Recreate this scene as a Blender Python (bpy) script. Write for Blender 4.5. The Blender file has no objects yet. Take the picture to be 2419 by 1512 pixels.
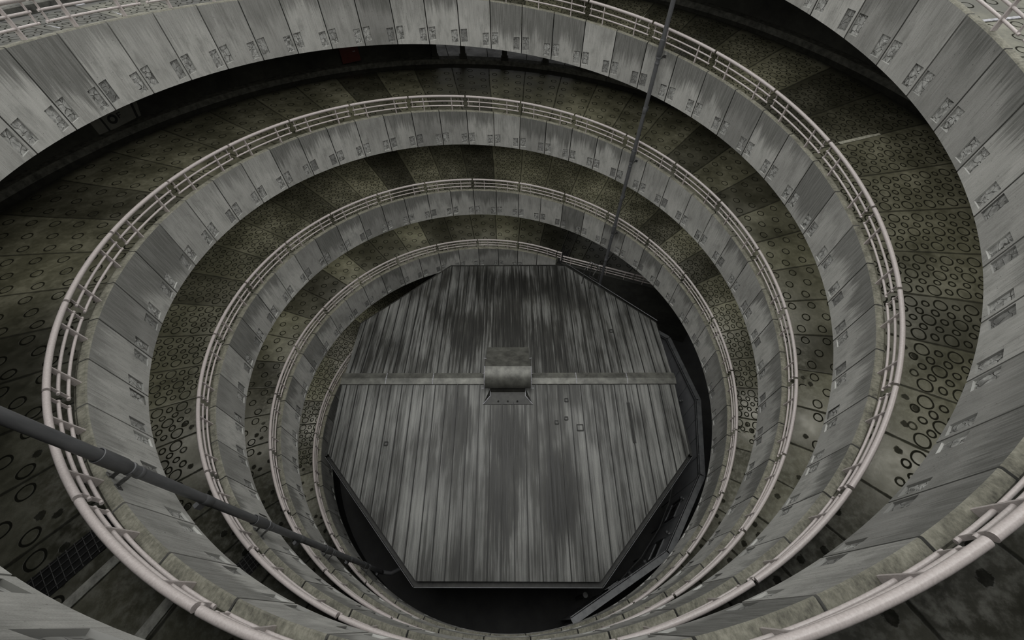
import bpy, math, random
from math import sin, cos, pi, radians as RD, degrees
from mathutils import Vector, Matrix

sc = bpy.context.scene
col = sc.collection

# ---------------------------------------------------------------- camera
F, PITCH, ROLL, YAW = 973.684, RD(51.93282), RD(-0.88563), RD(0.23250)
fw = Vector((-sin(YAW)*cos(PITCH), cos(YAW)*cos(PITCH), -sin(PITCH)))
rt = Vector((cos(YAW), sin(YAW), 0)); up = rt.cross(fw)
r2 = cos(ROLL)*rt + sin(ROLL)*up; u2 = -sin(ROLL)*rt + cos(ROLL)*up
cd = bpy.data.cameras.new('camera'); cam = bpy.data.objects.new('camera', cd); col.objects.link(cam)
cd.sensor_width = 36; cd.lens = F/2419*36; cd.clip_start = .02; cd.clip_end = 300
cd.shift_x = 14.51/2419; cd.shift_y = -42.07/2419
m = Matrix((r2, u2, -fw)).transposed().to_4x4(); m.translation = Vector((0, -6.31777, 0))
cam.matrix_world = m
sc.camera = cam
# ---------------------------------------------------------------- daylight: overcast sky
w = bpy.data.worlds.new('overcast'); sc.world = w; w.use_nodes = True
nt = w.node_tree; bg = nt.nodes['Background']
tc = nt.nodes.new('ShaderNodeTexCoord'); sx = nt.nodes.new('ShaderNodeSeparateXYZ')
cr = nt.nodes.new('ShaderNodeValToRGB')
nt.links.new(tc.outputs['Generated'], sx.inputs[0]); nt.links.new(sx.outputs['Z'], cr.inputs[0])
for i_, (p_, v_) in enumerate(((0., .22), (.6, .5), (1., 2.0))):      # brightest overhead
    e_ = cr.color_ramp.elements[i_] if i_ < 2 else cr.color_ramp.elements.new(p_)
    e_.position = p_; e_.color = (v_, v_, v_*.985, 1)
nt.links.new(cr.outputs[0], bg.inputs['Color']); bg.inputs['Strength'].default_value = 1.0
sc.view_settings.view_transform = 'Standard'; sc.view_settings.look = 'None'
sc.view_settings.gamma = 1.0; sc.view_settings.use_curve_mapping = False
sc.view_settings.exposure = 0.76

# ---------------------------------------------------------------- the spiral
R, H, S, Z0, PH, D = 6.5, 1.13499, 2.99675, -0.66596, 0.41362, 2*pi/48
SL = S/pi                                   # rise per radian
def zc(Phi, helix):                         # cap height of a helix at the unwrapped angle
    return Z0 - (S if helix == 'B' else 0) + SL*(Phi - pi/2)
def jang(m): return (m + PH)*D              # angle of panel joint m
def pol(rho, a, z): return Vector((rho*cos(a), rho*sin(a), z))
ROW = {('A', 0): 'topmost turn', ('B', 0): 'second turn down', ('A', 1): 'third turn down',
       ('B', 1): 'fourth turn down', ('A', 2): 'fifth turn down', ('B', 2): 'lowest turn',
       ('B', -1): 'short top turn behind the viewer', ('A', -1): 'top ramp head'}
def turn_of(Phi, helix):
    k = math.floor(-(Phi - RD(270))/(2*pi))
    return ROW[(helix, k)]
ORD = ['', 'first', 'second', 'third', 'fourth', 'fifth', 'sixth', 'seventh', 'eighth', 'ninth', 'tenth', 'eleventh',
       'twelfth', 'thirteenth', 'fourteenth', 'fifteenth', 'sixteenth', 'seventeenth', 'eighteenth', 'nineteenth',
       'twentieth', 'twenty-first', 'twenty-second', 'twenty-third', 'twenty-fourth', 'twenty-fifth', 'twenty-sixth']
PIPES = ((51.74, 'upper-right drainpipe'), (232.48, 'lower-left drainpipe'))
def whereabouts(Phi_mid, helix, step):
    """where a piece sits, counted from the nearer drainpipe (step = angle of one piece)"""
    best = None
    for pa, nm in PIPES:
        d = (degrees(Phi_mid) - pa + 180) % 360 - 180
        if best is None or abs(d) < abs(best[0]): best = (d, nm)
    d, nm = best; n = int(abs(d)/step + .5)
    if n == 0: return 'right behind the %s' % nm
    return '%s %s from the %s' % (ORD[n], 'anticlockwise' if d > 0 else 'clockwise', nm)

# ---------------------------------------------------------------- node helper
class NT:
    def __init__(s, name):
        s.m = bpy.data.materials.new(name); s.m.use_nodes = True
        s.t = s.m.node_tree; s.b = s.t.nodes['Principled BSDF']
    def n(s, t, **k):
        x = s.t.nodes.new(t)
        for a, v in k.items(): setattr(x, a, v)
        return x
    def link(s, a, b): s.t.links.new(a, b)
    def put(s, sock, v):
        if isinstance(v, bpy.types.NodeSocket): s.link(v, sock)
        elif v is not None: sock.default_value = v
    def M(s, op, a, b=None, c=None, clamp=False):
        x = s.n('ShaderNodeMath', operation=op, use_clamp=clamp)
        s.put(x.inputs[0], a)
        if b is not None: s.put(x.inputs[1], b)
        if c is not None: s.put(x.inputs[2], c)
        return x.outputs[0]
    def xyz(s, v):
        x = s.n('ShaderNodeSeparateXYZ'); s.link(v, x.inputs[0]); return x.outputs
    def vec(s, a, b, c=0.0):
        x = s.n('ShaderNodeCombineXYZ')
        for i, v in enumerate((a, b, c)): s.put(x.inputs[i], v)
        return x.outputs[0]
    def noise(s, v, scale=1., detail=3., rough=.55, out=0):
        x = s.n('ShaderNodeTexNoise'); s.put(x.inputs['Vector'], v)
        x.inputs['Scale'].default_value = scale; x.inputs['Detail'].default_value = detail; x.inputs['Roughness'].default_value = rough
        return x.outputs[out]
    def white(s, v):
        x = s.n('ShaderNodeTexWhiteNoise', noise_dimensions='1D'); s.put(x.inputs['W'], v); return x.outputs['Value']
    def ramp(s, f, stops):
        x = s.n('ShaderNodeValToRGB'); s.put(x.inputs[0], f); e = x.color_ramp.elements
        while len(e) < len(stops): e.new(.5)
        for i, (p, c) in enumerate(stops):
            e[i].position = p; e[i].color = (c[0], c[1], c[2], 1) if isinstance(c, tuple) else (c, c, c, 1)
        return x.outputs[0]
    def mix(s, f, a, b, mode='MIX'):
        x = s.n('ShaderNodeMix', data_type='RGBA', blend_type=mode); s.put(x.inputs[0], f)
        for i, v in ((6, a), (7, b)):
            if isinstance(v, tuple): v = (*v[:3], 1)
            s.put(x.inputs[i], v)
        return x.outputs[2]
    def ms(s, v, lo, hi, a=0., b=1.):
        x = s.n('ShaderNodeMapRange', interpolation_type='SMOOTHSTEP'); s.put(x.inputs[0], v)
        x.inputs[1].default_value = lo; x.inputs[2].default_value = hi; x.inputs[3].default_value = a; x.inputs[4].default_value = b
        return x.outputs[0]
    def bump(s, h, strength=.4, dist=.01):
        x = s.n('ShaderNodeBump'); x.inputs['Strength'].default_value = strength; x.inputs['Distance'].default_value = dist
        s.put(x.inputs['Height'], h); s.link(x.outputs[0], s.b.inputs['Normal'])
    def fin(s, col=None, rough=None, metal=None, spec=None):
        if col is not None: s.put(s.b.inputs['Base Color'], (*col, 1) if isinstance(col, tuple) else col)
        s.put(s.b.inputs['Roughness'], rough); s.put(s.b.inputs['Metallic'], metal)
        if spec is not None: s.b.inputs['Specular IOR Level'].default_value = spec
        return s.m
    def uv(s): return s.n('ShaderNodeUVMap').outputs[0]
    def obj(s): return s.n('ShaderNodeTexCoord').outputs['Object']
    def geo(s, k): return s.n('ShaderNodeNewGeometry').outputs[k]
    def rnd(s): return s.n('ShaderNodeObjectInfo').outputs['Random']

def mat_panel():
    t = NT('panel_concrete'); u = t.xyz(t.uv()); r = t.rnd()
    o = t.M('MULTIPLY', r, 37.0)
    sx_ = t.M('ADD', u[0], o)
    fine = t.noise(t.vec(t.M('MULTIPLY', sx_, 42.), t.M('MULTIPLY', u[1], 2.2), o), 1, 4)
    mid = t.noise(t.vec(t.M('MULTIPLY', sx_, 3.), t.M('MULTIPLY', u[1], 1.4), o), 1, 3)
    # rain stains running down from the cap, ragged lower end
    rag = t.noise(t.vec(t.M('MULTIPLY', sx_, 24.), t.M('MULTIPLY', u[1], .9), o), 1, 5, .75)
    rag2 = t.noise(t.vec(t.M('MULTIPLY', sx_, 2.6), 0.0, o), 1, 2)
    rr_ = t.white(t.M('ADD', r, .71))
    reach = t.M('ADD', t.M('MULTIPLY', rag, .75), t.M('MULTIPLY', t.M('SUBTRACT', rag2, .57), 1.0))
    reach = t.M('ADD', reach, t.M('MULTIPLY', t.M('MULTIPLY', t.M('MULTIPLY', rr_, rr_), rr_), .55))
    st = t.ms(t.M('SUBTRACT', reach, t.M('MULTIPLY', u[1], .8)), -.06, .24)
    heavy = t.ms(t.white(t.M('ADD', r, .37)), .1, .7, .35, 1.)
    st = t.M('MULTIPLY', st, heavy)
    base = t.ramp(t.M('ADD', t.M('MULTIPLY', fine, .5), t.M('MULTIPLY', mid, .5)),
                  [(.30, (.345, .342, .318)), (.5, (.438, .434, .405)), (.72, (.53, .525, .492))])
    tint = t.ramp(t.white(r), [(0, .62), (.18, .80), (.5, 1.0), (1, 1.18)])
    base = t.mix(1., base, tint, 'MULTIPLY')
    c = t.mix(t.M('MULTIPLY', st, .80), base, t.mix(t.ms(fine, .35, .65), (.085, .086, .076), (.17, .171, .158)))
    # grey washes and a few thin dark run marks over the whole face
    wash = t.noise(t.vec(t.M('MULTIPLY', sx_, 5.), t.M('MULTIPLY', u[1], 2.), t.M('ADD', o, 9.)), 1, 5, .65)
    c = t.mix(t.ms(wash, .46, .72, 0, .5), c, (.17, .172, .155))
    runs = t.noise(t.vec(t.M('MULTIPLY', sx_, 60.), t.M('MULTIPLY', u[1], 1.1), o), 1, 2)
    c = t.mix(t.ms(runs, .60, .74, 0, .45), c, (.10, .10, .09))
    speck = t.noise(t.vec(t.M('MULTIPLY', sx_, 55.), t.M('MULTIPLY', u[1], 30.), o), 1, 2)
    c = t.mix(t.ms(speck, .68, .75, 0, .75), c, (.04, .04, .035))
    gr = t.noise(t.vec(t.M('MULTIPLY', sx_, 150.), t.M('MULTIPLY', u[1], 110.), o), 1, 3, .7)
    c = t.mix(1., c, t.ramp(gr, [(.3, .80), (.7, 1.14)]), 'MULTIPLY')
    # lichen on the cap
    nz = t.xyz(t.geo('Normal'))[2]; capm = t.ms(nz, .35, .7)
    ln = t.noise(t.vec(t.M('MULTIPLY', sx_, 34.), t.M('MULTIPLY', u[1], 18.), o), 1, 6, .75)
    ln = t.M('ADD', t.M('MULTIPLY', ln, .6), t.M('MULTIPLY', t.noise(t.vec(t.M('MULTIPLY', sx_, 5.), t.M('MULTIPLY', u[1], 9.), o), 1, 3), .4))
    lich = t.ramp(ln, [(.34, (.055, .053, .042)), (.5, (.165, .160, .125)), (.64, (.27, .262, .21))])
    c = t.mix(capm, c, lich)
    t.bump(t.M('ADD', fine, t.M('MULTIPLY', ln, .6)), .35, .006)
    return t.fin(c, .78)
def mat_pocket():
    t = NT('pocket_mortar'); u = t.xyz(t.uv()); o = t.M('MULTIPLY', t.rnd(), 53.)
    p = t.vec(t.M('ADD', u[0], o), t.M('MULTIPLY', u[1], .85), o)
    dn = t.n('ShaderNodeVectorMath', operation='ADD'); t.link(p, dn.inputs[0])
    wv = t.n('ShaderNodeVectorMath', operation='SCALE'); t.link(t.noise(p, 14, 2, out=1), wv.inputs[0]); wv.inputs['Scale'].default_value = .06
    t.link(wv.outputs[0], dn.inputs[1])
    v = t.n('ShaderNodeTexVoronoi', feature='DISTANCE_TO_EDGE'); t.link(dn.outputs[0], v.inputs['Vector']); v.inputs['Scale'].default_value = 11
    crack = t.ms(v.outputs['Distance'], .01, .07)
    n = t.noise(p, 20, 4)
    lump = t.ramp(n, [(.3, (.26, .26, .245)), (.7, (.56, .56, .53))])
    patch = t.ms(t.noise(p, 7, 3), .42, .60)
    c = t.mix(t.M('MULTIPLY', t.M('SUBTRACT', 1., crack), patch), lump, (.06, .06, .052))
    c = t.mix(t.ms(t.noise(p, 9, 3), .48, .66, 0, .6), c, (.10, .10, .09))
    c = t.mix(t.ms(t.white(t.M('ADD', t.rnd(), .2)), .6, .9, 0, .7), c, (.16, .16, .15))
    t.bump(crack, .8, .012)
    return t.fin(c, .8)
def mat_floor(kind):
    t = NT('ramp_floor_' + kind); u = t.xyz(t.uv())
    cell = t.M('FLOOR', u[0]); fr = t.M('FRACT', u[0]); rho = u[1]
    arc = t.M('MULTIPLY', rho, D)
    wp = t.geo('Position')
    if kind == 'dense':
        fam = []
        for fc, v0, p, r0 in ((.14, 7.568, .49, .106), (.14, 7.813, .49, .056), (.32, 7.67, .25, .056), (.485, 7.79, .49, .106),
                              (.485, 8.035, .49, .056), (.65, 7.68, .25, .056), (.825, 7.57, .49, .106), (.825, 7.815, .49, .056)):
            fam.append((fc, v0, p, r0))
    else:
        fam = [(.18, 9.12, .52, .092), (.52, 9.36, .52, .092), (.85, 9.12, .52, .092)]
    ring = None
    for fc, v0, p, r0 in fam:
        dx = t.M('MULTIPLY', t.M('SUBTRACT', fr, fc), arc)
        q = t.M('SUBTRACT', t.M('MULTIPLY', t.M('FRACT', t.M('DIVIDE', t.M('SUBTRACT', rho, v0 - p/2 - p*40), p)), p), p/2)
        d = t.M('SQRT', t.M('ADD', t.M('MULTIPLY', dx, dx), t.M('MULTIPLY', q, q)))
        e = t.M('SUBTRACT', 1., t.ms(t.M('ABSOLUTE', t.M('SUBTRACT', d, r0)), .009, .017))
        cen = t.M('SUBTRACT', rho, q)
        e = t.M('MULTIPLY', e, t.M('MULTIPLY', t.M('GREATER_THAN', cen, 6.98), t.M('LESS_THAN', cen, 10.98)))
        nr = t.M('MULTIPLY', t.M('LESS_THAN', t.xyz(wp)[1], -1.9), t.M('LESS_THAN', cen, 7.42))   # worn away along the near inner edge
        e = t.M('MULTIPLY', e, t.M('SUBTRACT', 1., nr))
        ring = e if ring is None else t.M('MAXIMUM', ring, e)
    # worn-out ring cores: filled dark discs along the inner edge, on the near side only
    cellv = t.M('ADD', cell, t.M('FLOOR', t.M('DIVIDE', rho, .33)))
    disc = None
    for fc, v0, k in ((.30, 6.92, .11), (.66, 7.05, .53), (.80, 6.90, .77)):
        dx = t.M('MULTIPLY', t.M('SUBTRACT', fr, fc), arc)
        q = t.M('SUBTRACT', t.M('MULTIPLY', t.M('FRACT', t.M('DIVIDE', t.M('SUBTRACT', rho, v0 - .2), .4)), .4), .2)
        d = t.M('SQRT', t.M('ADD', t.M('MULTIPLY', dx, dx), t.M('MULTIPLY', q, q)))
        d = t.M('ADD', d, t.M('MULTIPLY', t.M('SUBTRACT', t.noise(wp, 26, 3), .5), .06))
        on = t.M('GREATER_THAN', t.white(t.M('ADD', t.M('MULTIPLY', cell, 1.37), k)), .45)
        e = t.M('MULTIPLY', t.M('SUBTRACT', 1., t.ms(d, .045, .062)), on)
        disc = e if disc is None else t.M('MAXIMUM', disc, e)
    near = t.M('MULTIPLY', t.M('SUBTRACT', 1., t.ms(t.xyz(wp)[1], -1.8, -1.2)), t.M('SUBTRACT', 1., t.ms(rho, 7.5, 7.52)))
    disc = t.M('MULTIPLY', disc, near)
    # radial slab joints
    jd = t.M('MULTIPLY', t.M('MINIMUM', fr, t.M('SUBTRACT', 1., fr)), arc)
    jd = t.M('ADD', jd, t.M('MULTIPLY', t.M('SUBTRACT', t.noise(wp, 7, 4), .5), .03))
    joint = t.M('SUBTRACT', 1., t.ms(jd, .010, .030))
    n1 = t.noise(wp, 1.3, 4); n2 = t.noise(wp, 9, 4, .65); n3 = t.noise(wp, 60, 2)
    tint = t.ramp(t.white(t.M('ADD', cell, .5)), [(0, .34), (.3, .70), (.6, .98), (1, 1.28)])
    c = t.ramp(t.M('ADD', t.M('MULTIPLY', n1, .6), t.M('MULTIPLY', n2, .4)),
               [(.32, (.036, .036, .025)), (.5, (.078, .077, .055)), (.68, (.150, .147, .112))])
    c = t.mix(1., c, tint, 'MULTIPLY')
    c = t.mix(t.ms(n3, .3, .7, 0, .25), c, (.04, .04, .03))
    # paler concrete along the inner edge
    c = t.mix(t.M('MULTIPLY', t.M('SUBTRACT', 1., t.ms(rho, 6.9, 7.9)), t.ms(n2, .40, .75)), c, (.15, .149, .128))
    dark = t.M('MAXIMUM', t.M('MAXIMUM', ring, t.M('MULTIPLY', joint, .8)), t.M('MULTIPLY', disc, .85))
    c = t.mix(t.M('MULTIPLY', dark, .93), c, (.008, .008, .006))
    # darker band beside the gutter
    c = t.mix(t.ms(t.M('ADD', rho, t.M('MULTIPLY', n2, .5)), 11.05, 11.45), c, (.012, .012, .010))
    t.bump(t.M('ADD', t.M('MULTIPLY', dark, -1.2), t.M('MULTIPLY', n2, .35)), .5, .012)
    rg = t.ms(t.M('ADD', t.M('MULTIPLY', n1, .7), t.M('MULTIPLY', n2, .3)), .3, .7, .30, .58)
    rg = t.M('MAXIMUM', rg, t.M('MULTIPLY', dark, .95))
    t.put(t.b.inputs['Specular IOR Level'], t.M('SUBTRACT', .5, t.M('MULTIPLY', dark, .46)))
    return t.fin(c, rg)
def mat_plain(name, a, b, scale=6., rough=.8, metal=0., bumpd=.004, stretch=(1, 1, 1), spec=.5):
    t = NT(name); v = t.n('ShaderNodeVectorMath', operation='MULTIPLY'); t.link(t.obj(), v.inputs[0]); v.inputs[1].default_value = stretch
    n = t.noise(v.outputs[0], scale, 5, .62)
    if bumpd: t.bump(n, .4, bumpd)
    return t.fin(t.ramp(n, [(.3, a), (.7, b)]), rough, metal, spec)
def mat_roof():
    t = NT('roof_zinc'); p = t.xyz(t.obj())
    st = t.noise(t.vec(t.M('MULTIPLY', p[0], 17.), t.M('MULTIPLY', p[1], .55), 0.), 1, 5, .7)
    st2 = t.noise(t.vec(t.M('MULTIPLY', p[0], 6.), t.M('MULTIPLY', p[1], .35), 3.), 1, 3)
    big = t.noise(t.vec(t.M('MULTIPLY', p[0], .75), t.M('MULTIPLY', p[1], .42), 1.7), 1, 3)
    # soot washed down the middle of both slopes
    ctr = t.M('SUBTRACT', 1., t.ms(t.M('ABSOLUTE', p[0]), .8, 3.6))
    k = t.M('ADD', t.M('ADD', t.M('MULTIPLY', st, .50), t.M('MULTIPLY', st2, .25)), t.M('MULTIPLY', big, .42))
    k = t.M('SUBTRACT', k, t.M('MULTIPLY', ctr, .055))
    # two long washed-dark tongues on the front slope, one on the rear slope
    for tx, ty, wx, wy, am in ((-.1, -3.2, .55, 1.9, .11), (1.5, -3.4, .45, 1.3, .10), (-1.6, -1.6, .6, 1.1, .07), (.1, 3.2, 1.1, 2.4, .07), (-1.5, 1.9, .7, 1.1, .08), (1.4, 1.7, .6, 1.1, .07), (0., -1.6, .6, .9, .08), (2.6, -1.3, .5, 1.0, .05), (-2.9, 2.4, .7, 1.0, .05)):
        e1 = t.M('DIVIDE', t.M('SUBTRACT', p[0], tx), wx); e2 = t.M('DIVIDE', t.M('SUBTRACT', p[1], ty), wy)
        q2 = t.M('ADD', t.M('ADD', t.M('MULTIPLY', e1, e1), t.M('MULTIPLY', e2, e2)), t.M('MULTIPLY', t.M('SUBTRACT', st, .5), 2.2))
        k = t.M('SUBTRACT', k, t.M('MULTIPLY', t.ms(q2, .1, 1.4, 1., 0.), am))
    c = t.ramp(k, [(.43, (.012, .012, .010)), (.51, (.040, .040, .035)), (.57, (.112, .113, .106)), (.68, (.235, .237, .222))])
    strip = t.white(t.M('FLOOR', t.M('DIVIDE', t.M('ADD', p[0], 5.4), .36)))
    c = t.mix(1., c, t.ramp(strip, [(0, .86), (1, 1.1)]), 'MULTIPLY')
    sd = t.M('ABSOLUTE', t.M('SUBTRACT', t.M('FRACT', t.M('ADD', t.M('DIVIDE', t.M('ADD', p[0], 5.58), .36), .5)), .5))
    c = t.mix(t.M('SUBTRACT', 1., t.ms(sd, .03, .055)), c, (.018, .018, .016))  # seam shading painted in as a dark line along each seam
    grit = t.noise(t.obj(), 70, 3)
    c = t.mix(t.ms(grit, .3, .7, 0, .22), c, (.03, .03, .028))
    t.bump(t.M('ADD', st, t.M('MULTIPLY', grit, .4)), .25, .003)
    return t.fin(c, t.ms(st, .3, .7, .42, .62), .25)
def mat_wall():
    t = NT('outer_wall'); wp = t.geo('Position'); n = t.noise(wp, .9, 5, .6); n2 = t.noise(wp, 6, 4)
    c = t.ramp(t.M('ADD', t.M('MULTIPLY', n, .7), t.M('MULTIPLY', n2, .3)), [(.35, (.016, .016, .013)), (.65, (.048, .048, .040))])
    t.bump(n2, .3, .01)
    return t.fin(c, .8)
M = {}
M['panel'] = mat_panel(); M['pocket'] = mat_pocket()
M['dense'] = mat_floor('dense'); M['sparse'] = mat_floor('sparse')
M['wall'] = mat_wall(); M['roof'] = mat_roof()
M['rail'] = mat_plain('rail_paint', (.44, .39, .372), (.56, .512, .492), 60, .26, 0., .0006)
M['seal'] = mat_plain('joint_seal', (.010, .010, .009), (.022, .022, .02), 10, .9)
M['kerb'] = mat_plain('kerb_stone', (.022, .022, .019), (.115, .115, .10), 7, .85, 0, .01)
M['gutter'] = mat_plain('gutter_wet', (.010, .010, .009), (.03, .03, .026), 5, .22)
M['pipe'] = mat_plain('pipe_grey', (.085, .087, .09), (.125, .127, .13), 7, .5, 0., .001, (3, 3, .6))
M['steel'] = mat_plain('bracket_steel', (.07, .07, .068), (.17, .17, .165), 20, .45, .6, .001)
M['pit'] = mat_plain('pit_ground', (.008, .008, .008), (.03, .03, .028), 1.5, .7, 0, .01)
M['clad'] = mat_plain('cladding', (.26, .265, .275), (.38, .385, .395), 3, .5, .3, .002, (1, 1, .4))
M['flash'] = mat_plain('lead_flashing', (.05, .05, .044), (.15, .15, .132), 3.5, .45, .35, .002)
M['trim_lt'] = mat_plain('coping_metal', (.07, .072, .074), (.13, .133, .135), 5, .4, .5, .001)
M['dark'] = mat_plain('dark_metal', (.010, .010, .009), (.032, .032, .028), 6, .5, .3)
M['black'] = mat_plain('black_void', (.004, .004, .004), (.008, .008, .008), 6, .6)
M['white'] = mat_plain('worn_white', (.13, .13, .135), (.42, .42, .45), 22, .7)
M['red'] = mat_plain('red_paint', (.07, .011, .006), (.10, .016, .009), 5, .5)
M['signbg'] = mat_plain('sign_ground', (.13, .13, .115), (.19, .19, .17), 5, .6)
M['ink'] = mat_plain('sign_black', (.012, .012, .012), (.02, .02, .02), 5, .6)
M['strip'] = mat_plain('joint_mortar', (.13, .13, .115), (.36, .36, .32), 12, .75, 0, .008)
M['grass'] = mat_plain('grass_blades', (.035, .040, .012), (.12, .10, .04), 3, .8)
M['soil'] = mat_plain('soil', (.03, .025, .018), (.07, .06, .045), 4, .95, 0, .02)
M['path'] = mat_plain('path_concrete', (.16, .16, .145), (.28, .28, .26), 3, .8)
M['glass'] = NT('dark_glass').fin((.01, .011, .012), .08)

# ---------------------------------------------------------------- mesh helpers
class MB:
    def __init__(s): s.v = []; s.f = []; s.uv = []; s.sm = []
    def quad(s, a, b, c, d, uvs=None, smooth=False):
        i = len(s.v); s.v += [tuple(a), tuple(b), tuple(c), tuple(d)]; s.f.append((i, i+1, i+2, i+3))
        s.uv.append(uvs or [(0, 0)]*4)
    def face(s, pts):
        i = len(s.v); s.v += [tuple(p) for p in pts]; s.f.append(tuple(range(i, i+len(pts)))); s.uv.append([(0, 0)]*len(pts))
    def box(s, c, x, y, z, ax=None, ay=None, az=None):
        """box centred at c with half sizes x,y,z along the given axes"""
        ax = Vector(ax or (1, 0, 0)).normalized(); ay = Vector(ay or (0, 1, 0)).normalized(); az = Vector(az or (0, 0, 1)).normalized()
        c = Vector(c); P = lambda i, j, k: c + ax*x*i + ay*y*j + az*z*k
        for q in (((-1,-1,-1),(-1,1,-1),(1,1,-1),(1,-1,-1)), ((-1,-1,1),(1,-1,1),(1,1,1),(-1,1,1)), ((-1,-1,-1),(1,-1,-1),(1,-1,1),(-1,-1,1)),
                  ((1,-1,-1),(1,1,-1),(1,1,1),(1,-1,1)), ((1,1,-1),(-1,1,-1),(-1,1,1),(1,1,1)), ((-1,1,-1),(-1,-1,-1),(-1,-1,1),(-1,1,1))):
            s.quad(*[P(*t) for t in q])
    def tube(s, pts, r, n=12, cap=True, chamfer=0.):
        """tube along points; r is a number or a list"""
        pts = [Vector(p) for p in pts]; rs = r if isinstance(r, (list, tuple)) else [r]*len(pts)
        rings = []
        for i, p in enumerate(pts):
            t = (pts[min(i+1, len(pts)-1)] - pts[max(i-1, 0)]).normalized()
            a = t.cross(Vector((0, 0, 1)))
            if a.length < .01: a = t.cross(Vector((1, 0, 0)))
            a.normalize(); b = t.cross(a)
            rings.append([p + (a*cos(2*pi*k/n) + b*sin(2*pi*k/n))*rs[i] for k in range(n)])
        base = len(s.v)
        for rg in rings: s.v += [tuple(q) for q in rg]
        for i in range(len(rings)-1):
            for k in range(n):
                a0 = base + i*n + k; a1 = base + i*n + (k+1) % n
                s.f.append((a0, a1, a1+n, a0+n)); s.uv.append([(0, 0)]*4)
        if cap:
            s.f.append(tuple(base + k for k in reversed(range(n)))); s.uv.append([(0, 0)]*n)
            s.f.append(tuple(base + (len(rings)-1)*n + k for k in range(n))); s.uv.append([(0, 0)]*n)
    def lathe(s, c, prof, n=20):
        base = len(s.v); c = Vector(c)
        for r, z in prof:
            for k in range(n): s.v.append(tuple(c + Vector((r*cos(2*pi*k/n), r*sin(2*pi*k/n), z))))
        for i in range(len(prof)-1):
            for k in range(n):
                a0 = base + i*n + k; a1 = base + i*n + (k+1) % n
                s.f.append((a0, a1, a1+n, a0+n)); s.uv.append([(0, 0)]*4)
    def mesh(s, name, mat, angle=35):
        me = bpy.data.meshes.new(name); me.from_pydata(s.v, [], s.f)
        ul = me.uv_layers.new(name='UVMap'); k = 0
        for p, u in zip(me.polygons, s.uv):
            for j in range(p.loop_total): ul.data[p.loop_start + j].uv = u[j]
        import bmesh
        bm = bmesh.new(); bm.from_mesh(me); bmesh.ops.remove_doubles(bm, verts=bm.verts, dist=1e-5)
        bmesh.ops.recalc_face_normals(bm, faces=bm.faces); bm.to_mesh(me); bm.free()
        for p in me.polygons: p.use_smooth = True
        me.set_sharp_from_angle(angle=RD(angle))
        me.materials.append(mat); return me
def add(name, me, parent=None, **props):
    o = bpy.data.objects.new(name, me); col.objects.link(o)
    if parent: o.parent = parent
    for k, v in props.items(): o[k] = v
    return o
def empty(name, loc, rz=0., **props):
    o = bpy.data.objects.new(name, None); col.objects.link(o); o.location = loc; o.rotation_euler = (0, 0, rz)
    o.empty_display_size = .2
    for k, v in props.items(): o[k] = v
    return o

# ---------------------------------------------------------------- floors, kerbs and outer walls (setting)
def sweep(prof, helix, a0, a1, mat, name, parent=None, per=4, close=True, kind='structure'):
    """profile [(rho, dz)] swept along the helix between unwrapped angles; UV = (panel index, rho)"""
    mb = MB(); n = max(2, int((a1 - a0)/D*per)); ang = [a0 + (a1-a0)*i/n for i in range(n+1)]
    pr = prof + [prof[0]] if close else prof
    for i in range(n):
        A, B = ang[i], ang[i+1]; za, zb = zc(A, helix), zc(B, helix)
        for (r0, d0), (r1, d1) in zip(pr[:-1], pr[1:]):
            ua, ub = A/D - PH + 200, B/D - PH + 200
            mb.quad(pol(r0, A, za+d0), pol(r0, B, zb+d0), pol(r1, B, zb+d1), pol(r1, A, za+d1),
                    [(ua, r0), (ub, r0), (ub, r1), (ua, r1)])
    if close:
        for A in (a0, a1):
            mb.face([pol(r, A, zc(A, helix)+d) for r, d in prof])
    o = add(name, mb.mesh(name, mat, 30), parent)
    if kind: o['kind'] = kind
    return o
slab = [(6.645, -.62), (9., -.60), (11.15, -.58), (11.2, -.98), (6.645, -1.02)]
A_TOP, B_TOP = RD(100), RD(345)
A_BOT, B_BOT = RD(-720+67.7), RD(-720+60)
sweep(slab, 'A', A_BOT, A_TOP, M['sparse'], 'floor')
sweep(slab, 'B', B_BOT, B_TOP, M['dense'], 'floor')
gut = [(11.15, -.62), (11.65, -.63), (11.65, -.95), (11.15, -.95)]
kerb = [(11.65, -.50), (11.69, -.47), (11.93, -.47), (12.0, -.47), (12.0, -.95), (11.65, -.95)]
for h_, lo, hi in (('A', A_BOT, A_TOP), ('B', B_BOT, B_TOP)):
    sweep(gut, h_, lo, hi, M['gutter'], 'trim_gutter')
    sweep(kerb, h_, lo, hi, M['kerb'], 'trim_kerb')
wallp = [(12.0, -1.0), (12.0, 2.03), (12.25, 2.03), (12.25, -1.0)]
sweep(wallp, 'A', A_BOT, RD(-360+76), M['wall'], 'wall_outer')
sweep(wallp, 'A', RD(-360+103.7), RD(-45), M['wall'], 'wall_outer')
sweep(wallp, 'B', B_BOT, RD(108), M['wall'], 'wall_outer')
# open bay of the third turn: deck, ceiling and flank walls beyond the columns
sweep([(12.0, -.62), (19., -.5), (19., -.95), (12.0, -.95)], 'A', RD(-360+76), RD(-360+103.7), M['sparse'], 'floor')
sweep([(12.0, 2.03), (19., 2.03), (19., 2.25), (12.0, 2.25)], 'A', RD(-360+76), RD(-360+103.7), M['wall'], 'ceiling')
for a_ in (-360+75.2, -360+104.5):
    sweep([(12.0, -1.0), (12.0, 2.03), (19., 2.03), (19., -1.0)], 'A', RD(a_-.7), RD(a_+.7), M['wall'], 'wall_bay')
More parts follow.
